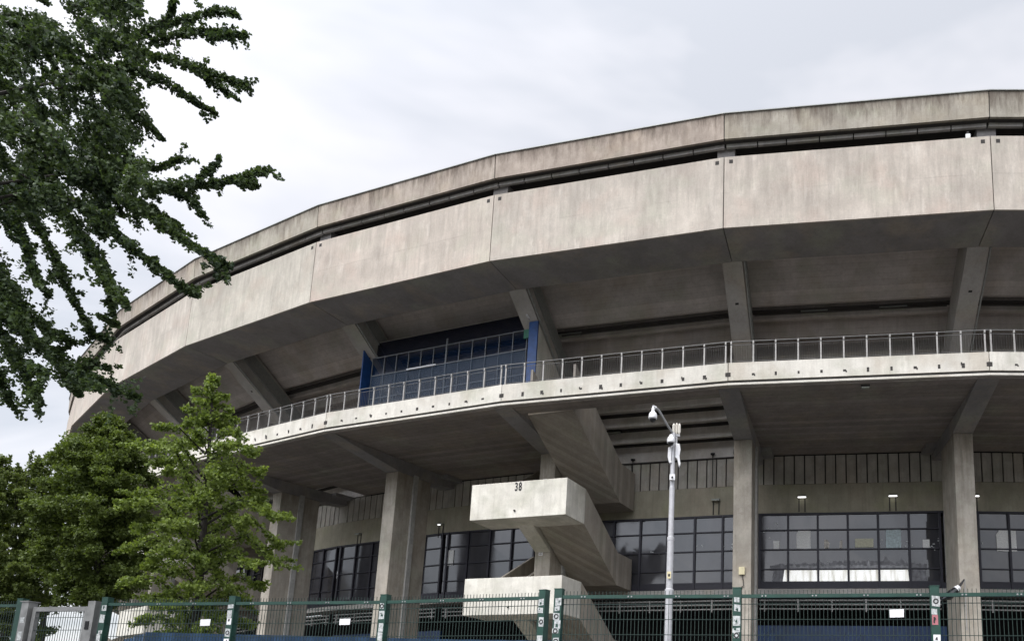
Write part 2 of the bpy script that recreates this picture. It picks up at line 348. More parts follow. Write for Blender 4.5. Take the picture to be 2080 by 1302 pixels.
tag(g0.build('ground', gr.m), kind='structure')
pv = MB().box(-30, 14, 8.4, 8.6, .0, .12).box(-30, 14, 8.6, 12.9, .0, .12)
pvm = concrete('paving_concrete', (.16, .155, .145), (.12, .11, .1), spot=.4)
tag(MB().box(-34, 14, 8.2, 14.4, 0.004, .12).build('pavement', pvm), kind='structure')

# ------------------------------------------------------------------ STADIUM
st = empty('stadium', T(V[1][0], V[1][1], 0), 'huge oval concrete stadium with overhanging facade panels, long walkway balcony and slab columns', 'stadium')
STAIRS = (-1, 2, 5, 8, 11)
rnd = random.Random(3)
def jf(j): return rad_frame(j)
for j in range(JMIN, JMAX):
    F = bay_frame(j)
    near = -2 <= j <= 6
    # crown: parapet band, metal capping, drip beam under it
    b = MB(); bprism(b, j, [(.19, 28.03), (.11, 26.76), (-.03, 26.76), (-.03, 28.03)], .025); b.build('parapet_panel', m_parapet, st, F)
    b = MB(); bprism(b, j, rect(-.28, .25, 28.034, 28.075), .004); b.build('parapet_capping', m_gutter, st, F)
    b = MB(); x0, x1 = xe(j, -.3); nseg = 8
    xs = [x0+.02]+[x0+(x1-x0)*k/nseg+rnd.uniform(-.15, .15) for k in range(1, nseg)]+[x1-.02]
    for k in range(nseg): b.box(xs[k]+.03, xs[k+1]-.03, -.40, -.25, 26.58, 26.755)
    b.build('drip_beam', m_drip, st, F)
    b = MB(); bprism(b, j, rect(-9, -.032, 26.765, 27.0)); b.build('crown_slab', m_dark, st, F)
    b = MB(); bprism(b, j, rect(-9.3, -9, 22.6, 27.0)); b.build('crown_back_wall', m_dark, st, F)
    # facade panel with its turned-in soffit lip
    b = MB(); bprism(b, j, [(.03, 25.85), (0, 22.18), (-.09, 22.18), (-.09, 25.85)], .022)
    fp = b.build('facade_panel', m_panel, st, F)
    for sx_ in (.33, 11.67): MB().box(sx_-.09, sx_+.09, .0, .034, 25.50, 25.69).build('fixing_pocket', m_dark, fp, F)
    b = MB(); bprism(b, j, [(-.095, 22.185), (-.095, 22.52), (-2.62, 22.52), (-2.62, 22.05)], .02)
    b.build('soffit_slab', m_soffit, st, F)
    b = MB(); bprism(b, j, [(-.26, 22.53), (-.26, 22.75), (-9, 22.75), (-4.4, 22.9), (-4.0, 23.35), (-2.62, 22.53)][:3]+[(-9, 22.9), (-3.9, 24.0), (-2.62, 24.0), (-2.62, 22.53)], 0)
    # raking underside of the upper terrace with its steps, then the back wall of the walkway
    prof = [(-2.63, 24.43), (-6.2, 21.62), (-6.38, 21.62), (-6.38, 22.1), (-7, 22.1), (-7, 21.2), (-7.2, 21.2), (-7.2, 21.55), (-8, 21.55), (-8, 20.6), (-8.2, 20.6), (-8.2, 20.95), (-9, 20.95), (-9, 20.05), (-9.35, 20.05), (-9.35, 22.59), (-5.2, 24.5), (-2.63, 25.4)]
    b = MB(); bprism(b, j, prof); b.build('upper_terrace', m_terr, st, F)
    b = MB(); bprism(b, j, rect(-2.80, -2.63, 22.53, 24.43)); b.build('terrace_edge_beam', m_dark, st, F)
    b = MB(); bprism(b, j, rect(-6.98, -6.62, 21.50, 21.56)); 
    b.tube([(xe(j, -6.6)[0]+.6, -6.62, 21.3), (xe(j, -6.6)[1]-.6, -6.62, 21.3)], .05, 6); b.build('service_tray', m_dark, st, F)
    b = MB(); bprism(b, j, rect(-9.3, -9.0, 18.05, 20.6)); b.build('walkway_wall', m_wall, st, F)
    # walkway slab and its white fascia
    closed = j not in (-2, 1, 4, 7, 10)
    if closed:
        b = MB()
        if j in (3, 6): bprism(b, j, rect(-12, -2.05, 15.2, 16.1), s1=9.0); bprism(b, j, rect(-9.3, -2.05, 15.201, 16.09), s0=9.003)
        else: bprism(b, j, rect(-12, -2.05, 15.2, 16.1))
    else:
        b = MB(); bprism(b, j, rect(-3.05, -2.05, 15.2, 16.1))
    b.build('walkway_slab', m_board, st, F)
    b = MB(); bprism(b, j, [(-1.9, 16.385), (-1.9, 15.50), (-2.04, 15.50), (-2.15, 16.385)], .02); fa = b.build('walkway_fascia', m_fascia, st, F)
    b = MB(); bprism(b, j, rect(-2.03, -1.95, 15.36, 15.495), .0); b.build('shadow_gap', m_dark, fa, F)
    b = MB(); bprism(b, j, rect(-2.04, -1.88, 15.27, 15.365), .004); b.build('drip_strip', m_fascia, fa, F)
    b = MB()
    for k in range(10):
        cx_ = 1.25+1.05*k; w_, h_ = rnd.uniform(.09, .16), rnd.uniform(.09, .24); zc_ = 15.77
        b.box(cx_-w_/2, cx_+w_/2, -1.91, -1.894, zc_-h_/2, zc_+h_/2)
        if rnd.random() < .3: b.box(cx_-w_*.75, cx_-w_*.3, -1.91, -1.893, zc_-h_*.5-.04, zc_-h_*.1)
        if rnd.random() < .25: b.box(cx_+w_*.3, cx_+w_*.75, -1.91, -1.8925, zc_+h_*.1, zc_+h_*.5+.05)
    b.box(.03, .24, -1.91, -1.893, 15.69, 15.89); b.box(11.76, 11.97, -1.91, -1.893, 15.69, 15.89)
    b.build('anchor_hole', m_dark, fa, F)
    # railing on the fascia
    b = MB(); x0, x1 = xe(j, -1.98)
    b.tube([(x0, -1.98, 17.48), (x1, -1.98, 17.48)], .028, 6); ra = b.build('railing', m_rail2, st, F); b = MB()
    b.box(x0+.1, x1-.1, -2.0, -1.985, 17.30, 17.325); b.box(x0+.1, x1-.1, -2.0, -1.985, 16.47, 16.495)
    if j <= 5:
        nb = 100
        for k in range(nb): 
            xx = x0+.15+(x1-x0-.3)*k/(nb-1); b.box(xx-.0045, xx+.0045, -1.999, -1.986, 16.49, 17.3)
    b.build('picket_grid', m_picket, ra, F)
    for k in range(12):
        xx = (x0+.13)+(x1-x0-.26)*k/11
        if -2 <= j <= 5:
            MB().box(xx-.035, xx+.035, -2.0, -1.94, 16.15, 17.47).box(xx-.035, xx+.035, -1.94, -1.90, 17.33, 17.47).build('railing_post', m_railm, ra, F)
    # wall band: upright slabs, lintel, curtain wall, sill, guard rails
    b = MB(); x0, x1 = xe(j, -12)
    bprism(b, j, rect(-12.3, -12.12, 13.42, 15.19)); b.build('cladding_backing', m_dark, st, F); b = MB()
    if closed:
        pass
    npl = int((x1-x0)/.595)
    for k in range(npl+1):
        xa = x0+.595*k-.02; xb = min(xa+.535, x1)
        if xb-xa > .1: b.box(xa+.02, xb, -12.115, -12.0+rnd.uniform(-.006, .006), 13.42, 15.12)
    b.build('slab_cladding', m_wall, st, F)
    b = MB(); bprism(b, j, rect(-12.3, -11.98, 11.68, 13.40)); li = b.build('lintel', m_lintel, st, F)
    LT = [(-12, 15.22), (-12, 16.5), (-11.0, 16.5), (-11.0, 16.1), (-10.8, 16.1), (-10.8, 17.0), (-9.6, 17.0), (-9.6, 16.6), (-9.4, 16.6), (-9.4, 17.4), (-8.25, 17.4), (-8.25, 17.02), (-8.05, 17.02), (-8.05, 17.7), (-6.9, 17.7), (-6.9, 17.3), (-6.7, 17.3), (-6.7, 17.9), (-12.6, 17.9), (-12.6, 15.22)]
    if j in (3, 6): b = MB(); bprism(b, j, LT, s0=9.0); b.build('lower_terrace', m_step, st, F)
    if not closed:   # stepped terrace seen through the open bay
        b = MB(); bprism(b, j, LT); lt_ = b.build('lower_terrace', m_step, st, F)
        for dd_, z0_, z1_ in ((-12, 16.27, 16.5), (-10.8, 16.78, 17.0), (-9.4, 17.17, 17.4), (-8.05, 17.45, 17.7)): b = MB(); bprism(b, j, rect(dd_+.002, dd_+.03, z0_, z1_)); b.build('step_shade_strip', m_dark, lt_, F)  # dark strips paint the shade under each step lip
        b = MB(); b.tube([(x0+.5, -11.9, 15.17), (x1-.5, -11.9, 15.17)], .04, 6); b.build('service_pipe', m_dark, st, F)
    # window: frame and panes
    b = MB(); z0, z1 = 7.3, 11.66; fx = [x0+.15]+[.92+1.69*k for k in range(7)]
    fx = [.92+1.69*k for k in range(7)]; fx[-1] = 11.0
    for k, xx in enumerate(fx): b.box(xx-.06, xx+.06, -12.06, -11.9, 7.25, z1)
    for zz, hh in ((10.67, .035), (9.53, .035), (8.39, .03), (7.63, .05)): b.box(x0+.1, x1-.1, -12.05, -11.94, zz-hh, zz+hh)
    b.box(x0, x1, -12.05, -11.93, 11.56, 11.675); b.box(x0, x1, -12.0, -11.95, 7.28, 7.585)
    wi = b.build('window', m_frame, st, F)
    b = MB(); cols = [x0+.02]+fx+[x1-.02]
    for k in range(len(cols)-1):
        for za, zb in ((7.6, 8.39), (8.39, 9.53), (9.53, 10.67), (10.67, 11.66)):
            t1, t2 = rnd.uniform(-.006, .006), rnd.uniform(-.006, .006); a_, b_ = cols[k], cols[k+1]
            if b_-a_ < .2: continue
            b.add([(a_, -12.03+t1, za), (b_, -12.03-t1, za), (b_, -12.03-t2, zb), (a_, -12.03+t2, zb)], [(0, 1, 2, 3)])
    b.build('pane', m_glass, wi, F, recalc=False)
    b = MB(); bprism(b, j, rect(-13.0, -11.8, 6.93, 7.24)); b.build('window_sill', m_strut, st, F)
    b = MB()
    for zz in (6.60, 6.36, 6.11): b.tube([(x0+.3, -11.95, zz), (x1-.3, -11.95, zz)], .045, 6)
    for k in range(6):
        xx = 1.3+1.88*k; b.box(xx-.035, xx+.035, -12.0, -11.9, 5.95, 6.66)
    b.build('guard_rail', m_railm, st, F)
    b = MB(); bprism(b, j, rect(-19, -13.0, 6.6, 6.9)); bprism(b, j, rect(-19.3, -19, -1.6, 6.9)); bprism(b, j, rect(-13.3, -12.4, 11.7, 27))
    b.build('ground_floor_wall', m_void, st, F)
    # terraces behind the crown so that the bowl has a body
    b = MB(); bprism(b, j, [(-9.4, 22.5), (-9.4, 26.7), (-34, 8), (-34, -1.6), (-33.5, -1.6), (-33.5, 7.5)]); b.build('seating_bowl', m_step, st, F)
    if near and j in (0, 3): 
        bb = MB(); bprism(bb, j, rect(-12.4, -12.2, -1.6, 5.2)); bw = bb.build('ground_floor_cladding', m_clad, st, F)

# joint members: strut, column, bracket, crown post
for j in range(JMIN, JMAX+1):
    F = rad_frame(j)
    b = MB(); b.xz([(-2.2, 22.42), (-8.9, 17.35), (-10.0, 16.39), (-10.0, 17.6), (-9.0, 19.2), (-3.2, 23.9), (-2.64, 23.9)], -.5, .5); b.build('raking_strut', m_strut, st, F)
    b = MB(); b.xz([(-3.05, 22.7), (-9.1, 17.95), (-9.1, 18.1), (-3.05, 22.85)], .502, .62); b.xz([(-3.05, 22.9), (-9.1, 18.15), (-9.1, 19.0), (-3.05, 23.75)], .502, .54)
    b.tube([(-2.75, .6, 22.1), (-8.9, .6, 17.3)], .05, 6); b.build('strut_downpipe', m_gutter, st, F)
    # bracket + beam below the walkway
    b = MB(); b.xz([(-2.1, 15.19), (-7.0, 14.42), (-9.8, 14.42), (-11.9, 14.6), (-11.9, 15.19)], -.5, .5); b.box(-11.95, -10.6, .5, 1.1, 14.95, 15.19); b.box(-11.95, -10.6, -1.1, -.5, 14.95, 15.19)
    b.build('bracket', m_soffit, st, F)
    b = MB(); b.box(-9.8, -7.0, -.48, .48, -1.6, 14.41)
    cl_ = b.build('column', m_col, st, F, bevel=.02)
    MB().box(-8.62, -8.28, .482, .60, -1.6, 14.5).build('downpipe_casing', m_drip2, cl_, F)
    b = MB(); b.box(-1.3, -.5, -.42, .42, 25.2, 26.76); b.build('crown_post', m_soffit, st, F)
    b = MB(); b.box(-.029, .10, -.1, .1, 26.8, 28.0); b.build('joint_seal', m_dark, st, F); MB().box(-.22, -.05, -.1, .1, 22.25, 25.8).build('joint_seal', m_dark, st, F); MB().box(-2.14, -2.03, -.06, .06, 15.5, 16.36).build('joint_seal', m_dark, st, F)
    if -1 <= j <= 6:
        b = MB(); t_ = Vector((-6.65, 0, -5.03)).normalized(); 
        for k in range(2):
            p = Vector((-4.2, 0, 20.905)); b.add([(p.x+.003+.28*a_*(-.797), c_, p.z+.004+.28*a_*(-.604)) for a_, c_ in ((k*.6, -.09), (k*.6, .09), (k*.6+.45, .09), (k*.6+.45, -.09))], [(0, 1, 2, 3)])
        b.build('stencil_mark', m_ink, st, F, recalc=False)

# staircases: balcony level down to the ground, folded round the column
def parapets(b, s0, s1, pts_top, pts_bot, th=.14, inner=True):
    """pts (d,z) along a flight; solid slab plus two side walls"""
    top = list(pts_top); bot = list(pts_bot)
    for a_, b_ in ((s0, s0+th), (s1-th, s1)): b.xz(top+bot[::-1], a_, b_)
    slab = [(d, z+.28) for d, z in bot]; b.xz(slab+bot[::-1], s0+th+.001, s1-th-.001)
for j in STAIRS:
    F = rad_frame(j)
    SL, SR = -2.35, 3.2
    lv = [(11.68, 9.77), (6.70, 4.82), (1.72, -.13)]
    innr = [(14.45, 12.12), (9.14, 7.27), (4.16, 2.3)]
    for k, (zt, zb) in enumerate(lv):
        b = MB()
        b.box(-3.54, -3.40, SL, SR, zb, zt); b.box(-5.5, -3.54, SL, SL+.14, zb, zt); b.box(-5.5, -3.54, SR-.14, SR, zb, zt); b.box(-5.5, -3.54, SL+.14, SR-.14, zb, zb+.3)
        b.xz([(-5.0, zb-.001), (-7.0, zb-1.05), (-7.0, zb+.2), (-5.0, zb+.2)], -.46, .46)
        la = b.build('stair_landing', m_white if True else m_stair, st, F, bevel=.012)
        if k == 0 and j == 2:
            cu = bpy.data.curves.new('num', 'FONT'); cu.body = '38'; cu.size = .62; cu.align_x = 'CENTER'; cu.align_y = 'CENTER'; cu.space_character = 1.2; cu.offset = .02
            to = bpy.data.objects.new('num_tmp', cu); C.objects.link(to); bpy.context.view_layer.update()
            me = bpy.data.meshes.new_from_object(to.evaluated_get(bpy.context.evaluated_depsgraph_get())); bpy.data.objects.remove(to)
            vs = [tuple(v.co) for v in me.vertices]; fs = [tuple(p.vertices) for p in me.polygons]
            t = MB(); t.add([(-3.392, x*.6+.42, y+zt-.30) for x, y, z_ in vs], fs); t.build('number', m_ink, la, F, recalc=False)
        dr = MB(); dr.tube([(-3.39, .3, zb+.38), (-3.33, .3, zb+.36)], .05, 8); dr.build('drain_spout', m_dark, la, F)
    for k, (zt, zb) in enumerate(innr):
        b = MB(); b.box(-12.0, -11.86, SL, SR, zb, zt-.8); b.box(-11.86, -9.9, SL, SL+.14, zb, zt); b.box(-11.97, -9.9, SR-.14, SR, zb, zt); b.box(-11.86, -9.9, SL+.14, SR-.14, zb, zb+.3)
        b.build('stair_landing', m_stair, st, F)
    fl = [((-3.66, 17.9, 15.35), (-9.9, 14.45, 12.12), .55, SR)]
    seq = []
    for k in range(3):
        zt, zb = lv[k]; it, ib = innr[k]
        seq.append(((-9.9, it, ib), (-5.5, zt, zb), SL, -.55))
        if k < 2: n_t, n_b = innr[k+1]; seq.append(((-5.5, zt, zb), (-9.9, n_t, n_b), .55, SR))
    for (d0, t0, b0), (d1, t1, b1), a_, c_ in fl+seq:
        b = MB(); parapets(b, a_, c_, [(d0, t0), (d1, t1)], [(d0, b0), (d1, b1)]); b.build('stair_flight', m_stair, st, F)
    b = MB()

# glazed enclosure on the walkway between two struts
Fb = bay_frame(2); x0, x1 = xe(2, -4.4)
cg = MB()
for k in range(13):
    xx = x0+.3+(x1-x0-.6)*k/12; ww = .05 if k == 6 else .022; cg.box(xx-ww, xx+ww, -4.44, -4.38, 16.4, 20.7 if k != 6 else 21.1)
for zz in (20.68, 19.55, 18.1, 17.3): cg.box(x0+.3, x1-.3, -4.43, -4.37, zz-.028, zz+.028)
for xa in (x0+1.2, x0+2.6, x1-3.4): cg.tube([(xa, -4.5, 16.6), (xa+1.1, -4.5, 17.9)], .03, 6); cg.tube([(xa+1.1, -4.52, 16.6), (xa, -4.52, 17.9)], .03, 6)
en = empty('glazed_enclosure', T(*(Fb @ Vector((6, -4.4, 16.4)))), 'dark blue glazed enclosure with steel grid standing on the walkway between two raking struts', 'enclosure')
cg.build('frame', m_cage, en, Fb)
g_ = MB(); g_.add([(x0+.3, -4.46, 16.4), (x1-.3, -4.46, 16.4), (x1-.3, -4.46, 20.68), (x0+.3, -4.46, 20.68)], [(0, 1, 2, 3)]); g_.build('pane', m_bglass, en, Fb, recalc=False)
g_ = MB(); g_.add([(x0+.3, -4.46, 20.69), (x1-.3, -4.46, 20.69), (x1-.3, -4.46, 21.68), (x0+.3, -4.46, 21.68)], [(0, 1, 2, 3)]); g_.build('header_pane', m_bhead, en, Fb, recalc=False)
g_ = MB(); g_.add([(x0+.3, -4.36, 16.4), (x1-.3, -4.36, 16.4), (x1-.3, -4.36, 19.5), (x0+.3, -4.36, 19.5)], [(0, 1, 2, 3)]); g_.build('lower_pane', m_blow, en, Fb, recalc=False)
MB().box(x0+.3, x1-.3, -7.4, -4.5, 21.69, 21.75).build('ceiling_panel', m_wall, en, Fb)

for jj in (2, 3):
    Fr = rad_frame(jj); sgn = 1 if jj == 2 else -1
    if jj == 3:
        b = MB(); b.xz([(-3.95, 16.4), (-5.35, 16.4), (-5.35, 20.02), (-3.95, 21.08)], -.04, .04); b.build('end_panel', m_blue, en, Fr)
    else:
        b = MB(); b.box(-4.16, -4.06, .02, .56, 16.4, 20.93); b.build('end_panel', m_blue, en, Fr)
        b = MB(); b.xz([(-4.17, 16.4), (-4.17, 20.8), (-8.9, 17.2), (-8.9, 16.4)], .505, .55); b.build('side_panel', m_fascia, en, Fr)
MB().box(6.6, 8.7, -4.36, -4.28, 19.50, 19.58).build('light_strip', m_whitep, en, Fb)
MB().box(x0+.02, x0+.38, -4.3, -4.2, 20.1, 20.6).build('exit_board', m_grn, en, Fb)

# ------------------------------------------------------------------ things fixed to the stadium
def bp(j, x, d, z): return bay_frame(j) @ Vector((x, d, z))
def bayfr(j, x, d, z): return bay_frame(j) @ T(x, d, z)
wl = [(0, 8.57, 12.56, 1, 'lit white wall lamp on the lintel above the large grey white poster'),
      (0, 3.46, 12.53, 1, 'lit white wall lamp on the lintel above the bluish poster'),
      (-1, 9.55, 12.5, 1, 'lit white wall lamp on the lintel at the right edge of the view'),
      (1, 3.03, 12.54, 0, 'unlit wall lamp between the camera mast and the yellow box column'),
      (2, 11.7, 12.2, 1, 'small lit wall lamp on the lintel left of the number 38 landing'),
      (3, 9.2, 12.3, 0, 'unlit wall lamp on the lintel between the two left concrete columns')]
for j, x, z, on, lab in wl:
    fr = bayfr(j, x, -11.98, z); t = empty('wall_lamp', fr, lab, 'lamp', 'wall lamps on the lintel')
    MB().box(-.24, .24, 0, .26, 0.02, .09).build('housing', m_gutter, t, fr); MB().box(-.23 if x < 11 else -.08, .23 if x < 11 else .08, .20, .275, -.03, .018).build('diffuser', m_led if on else m_tube, t, fr)
    MB().box(-.2, -.14, 0.003, .03, -.82, 0).box(.14, .2, 0.003, .03, -.82, 0).build('conduit', m_dark, t, fr)
sp_l = [(1, 3.26, 15.39, 'small dark spotlight on a stalk, just left of the yellow box column'), (-1, 9.5, 15.35, 'small dark spotlight on a stalk above the cladding at the right edge'), (1, 8.3, 15.35, 'small dark spotlight on a stalk above the cladding beside the upper stair flight')]
for j, x, z, lab in sp_l:
    fr = bayfr(j, x, -11.85, z-.25); t = empty('spotlight', fr, lab, 'spotlight', 'spotlights above the cladding')
    MB().box(-.02, .02, -.02, .02, -1.7, .22).build('stalk', m_dark, t, fr); MB().lathe([(.03, .2), (.13, .25), (.15, .33), (.05, .36)], n=12).build('lamp_head', m_black, t, fr)
tb = [(0, 7.82, 'left one of two unlit strip lamps under the terrace above the right-hand walkway'), (0, 3.7, 'right one of two unlit strip lamps under the terrace above the right-hand walkway'), (1, 10.6, 'unlit strip lamp under the terrace beside the glazed enclosure')]
for j, x, lab in tb:
    fr = bayfr(j, x, -7.6, 21.15); t = empty('strip_lamp', fr, lab, 'lamp', 'strip lamps under the upper terrace')
    MB().box(-.72, .72, .62, .86, .28, .4).build('housing', m_gutter, t, fr); MB().box(-.68, .68, .65, .90, .2, .279).build('diffuser', m_tube, t, fr)
for j, x, d, z, lab in ((0, 5.55, -2.35, 15.1, 'small box lamp under the walkway edge between the two right-hand brackets'), (3, 10.3, -2.35, 15.1, 'small box lamp under the walkway edge behind the young tree')):
    fr = bayfr(j, x, d, z); t = empty('soffit_lamp', fr, lab, 'lamp'); MB().box(-.2, .2, -.1, .1, 0, .1).build('housing', m_dark, t, fr); MB().box(-.18, .18, -.08, .08, -.05, -.002).build('diffuser', m_tube, t, fr)
fr = bayfr(1, 9.1, -10.55, 16.75); t = empty('soffit_lamp', fr, 'dark strip lamp under the stepped terrace right of the upper stair flight', 'lamp'); MB().box(-.45, .45, -.1, .1, 0, .1).build('housing', m_black, t, fr); MB().box(-.4, .4, -.08, .12, -.05, -.002).build('diffuser', m_tube, t, fr)
# posters behind the panes
ps = [(0, 9.87, 10.21, 9.58, 10.06, m_paper, 'small white paper notice in the leftmost pane of the right-hand windows', 0),
      (0, 8.1, 8.89, 9.57, 10.69, m_paper, 'large grey white poster with torn upper corner in the second pane', 1),
      (0, 6.31, 7.33, 9.59, 10.09, m_papt, 'torn half scraped poster with white ends in the third pane', 2),
      (0, 4.58, 5.6, 9.63, 10.13, m_papy, 'yellowish landscape poster in the fourth pane', 0),
      (0, 3.05, 3.89, 9.55, 10.66, m_papb, 'tall pale blue poster in the fifth pane under the right lit lamp', 0),
      (0, 1.51, 1.88, 9.53, 10.04, m_paper, 'small grey paper notice in the pane nearest the right column', 0),
      (-1, 7.3, 8.4, 9.4, 10.6, m_paper, 'large pale torn poster in a pane at the right edge of the view', 1),
      (2, 12.17-.05, 12.79-.1, 9.44, 10.47, m_paper, 'grey printed poster in the pane beside the second concrete column', 0),
      (3, 11.0, 11.25, 9.3, 9.8, m_signw, 'small white notice in a dark pane between the two left columns', 0)]
for j, a_, b_, c_, d_, mt, lab, shp in ps:
    if j == 2: a_, b_ = 10.5, 11.1
    fr = bayfr(j, (a_+b_)/2, -11.99, (c_+d_)/2); w_, h_ = (b_-a_)/2, (d_-c_)/2; b = MB()
    if shp == 2:
        b.xz([(-w_, -h_), (-w_+.16, -h_), (-w_+.12, h_*.7), (-w_, h_)], -.004, .004); b.xz([(w_-.26, -h_), (w_, -h_), (w_, h_), (w_-.18, h_), (w_-.3, .05)], -.004, .004)
    elif shp == 1: b.xz([(-w_, -h_), (w_, -h_*.97), (w_, h_*.6), (w_*.7, h_), (-w_, h_)], -.004, .004)
    else: b.box(-w_, w_, -.004, .004, -h_, h_)
    tag(b.build('poster', mt, None, fr), lab, 'poster')
# bits of old stickers on the glass
def scraps(j, cx_, cz_, n, sx_, sz_, lab):
    fr = bayfr(j, cx_, -12.012, cz_); b = MB(); r = random.Random(hash((j, int(cx_*10))) & 255)
    for k in range(n):
        u, v = r.gauss(0, sx_), r.gauss(0, sz_); a_ = r.uniform(.025, .075); c_ = r.uniform(.02, .05); y_ = .0007*k
        b.add([(u-a_, y_, v-c_), (u+a_*.8, y_, v-c_*1.2), (u+a_, y_, v+c_*.7), (u-a_*.6, y_, v+c_)], [(0, 1, 2, 3)])
    tag(b.build('sticker_remnants', m_sticker, None, fr, recalc=False), lab, 'stickers')
scraps(1, 1.95, 9.75, 12, .26, .13, 'cluster of pale sticker remnants on the pane left of the column with the yellow box')
scraps(1, 4.0, 9.9, 3, .15, .08, 'few pale sticker scraps on the pane right of the camera mast')
scraps(1, 6.6, 9.6, 4, .5, .1, 'few pale sticker scraps on the pane left of the camera mast')
scraps(0, 3.4, 9.8, 14, .55, .2, 'pale sticker scraps round the tall pale blue poster')
scraps(0, 1.2, 9.85, 9, .35, .22, 'pale sticker scraps round the small grey notice by the right column')
scraps(-1, 9.6, 9.8, 10, .5, .2, 'pale sticker scraps on the pane just right of the right column')
scraps(0, 10.3, 10.7, 6, .25, .25, 'faint sticker scraps in the upper left pane of the right-hand windows')
# added glowing sheet standing in for sky seen through the lower panes
fr = bayfr(0, 6.1, -12.0, 8.04); b = MB(); b.xz([(-3.42, -.34), (3.58, -.34), (3.47, .38), (-3.36, .40)], -.003, .003)
tag(b.build('see_through_glow', m_glow, None, fr), 'bright glowing sheet painted as sky seen through the bottom of the right-hand windows', 'window glow')
fr = bayfr(0, 6.0, -11.996, 8.46); r = random.Random(4)
fe_ = None  # grey bands painted as the fading reflection round the bright sheet
for (u0, u1, h0, h1, mt, nm) in ((-3.3, 3.3, .10, .20, m_refl2, 0), (-4.3, 4.4, .22, .5, m_refl, 1)):
    b = MB(); n_ = 70; xs = [u0+(u1-u0)*k/n_ for k in range(n_+1)]; tp_ = [r.uniform(h0, h1)*(1-.5*abs(x)/4.5)+(.3 if r.random() < .06 else 0) for x in xs]
    for k in range(n_): b.add([(xs[k], -.002*nm, -.13), (xs[k+1], -.002*nm, -.13), (xs[k+1], -.002*nm, tp_[k+1]), (xs[k], -.002*nm, tp_[k])], [(0, 1, 2, 3)])
    if nm:
        for sg in (-1, 1): b.add([(sg*3.45, -.003, -.8), (sg*4.3, -.003, -.8), (sg*4.2, -.003, -.1), (sg*3.3, -.003, -.1)], [(0, 1, 2, 3)])
        b.build('reflection_fringe', mt, fe_, fr, recalc=False)
    else: fe_ = tag(b.build('reflection_edge', mt, None, fr, recalc=False), 'ragged grey reflection painted above the bright sheet in the right-hand windows', 'window glow')
# boxes on the column with the yellow box
fr = rad_frame(1) @ T(-7.0, 0, 0)
t = empty('junction_box', fr @ T(0, -.02, 7.38), 'pale yellow junction box with hanging cable on the concrete column', 'junction box')
MB().box(0.003, .12, -.14, .16, 7.18, 7.57).build('box_body', m_yel, t, fr); MB().tube([(.05, .02, 7.18), (.06, .08, 6.9), (.05, .1, 6.6), (.03, -.1, 6.48), (.03, -.3, 6.45)], .022, 6).build('cable', m_dark, t, fr)
MB().box(0.003, .14, -.44, -.12, 6.24, 6.47).build('lower_box', m_fascia, t, fr)
# numbered plates on the stair column
for z, lab in ((12.72, 'small white framed plate on the column above the number 38 landing'), (8.75, 'small white framed plate on the column between the two white landings')):
    fr = rad_frame(2) @ T(-7.0, 0, z); t = empty('number_plate', fr, lab, 'plate'); y0 = -.12
    MB().box(.002, .01, y0-.12, y0+.12, -.2, .2).build('plate', m_signw, t, fr); MB().box(.0105, .013, y0-.085, y0+.085, -.165, .165).build('plate_field', m_strut, t, fr)
    MB().box(.0135, .016, y0-.06, y0-.03, -.1, .12).box(.0135, .016, y0+.02, y0+.06, .06, .12).box(.0135, .016, y0+.02, y0+.06, -.11, -.05).build('digit', m_signw, t, fr)
fr = bayfr(0, .93, -.13, 25.85); t = empty('antenna_unit', fr, 'small white antenna unit on top of the facade panel near the right joint', 'antenna'); MB().box(-.1, .1, -.05, .06, 0, .28).build('casing', m_whitep, t, fr); MB().box(-.05, .05, -.03, .03, .28, .42).build('cap', m_dark, t, fr)
fr = rad_frame(2) @ T(-3.9, 0, 21.05); t = empty('security_camera', fr, 'small white security camera on the raking strut above the glazed enclosure', 'camera'); MB().tube([(0.05, .1, 0), (.3, .1, .05)], .05, 8).build('camera_body', m_whitep, t, fr); MB().tube([(-.05, .1, -.1), (.1, .1, -.02)], .02, 6).build('mounting_arm', m_steel, t, fr)
# dark lamp hanging by the right column
fr = rad_frame(0) @ T(-7.0, 0, 0)
t = empty('column_lamp', fr @ T(.3, -.5, 4), 'black lamp head on a thin grey pipe beside the right concrete column', 'lamp')
MB().tube([(.25, -.30, 4.4), (.25, -.30, 6.85)], .03, 6).tube([(.03, -.30, 5.6), (.25, -.30, 5.6)], .02, 6).build('pipe', m_railm, t, fr)
MB().tube([(.25, -.32, 6.85), (.35, -.62, 6.45), (.42, -.75, 6.3)], [.04, .07, .08], 8).build('arm', m_black, t, fr); MB().tube([(.42, -.70, 6.36), (.5, -1.15, 6.0), (.55, -1.5, 5.82)], [.16, .22, .07], 10).build('lamp_head', m_black, t, fr); MB().tube([(.40, -.62, 6.46), (.43, -.78, 6.31)], [.12, .19], 10).build('collar', m_signw, t, fr)

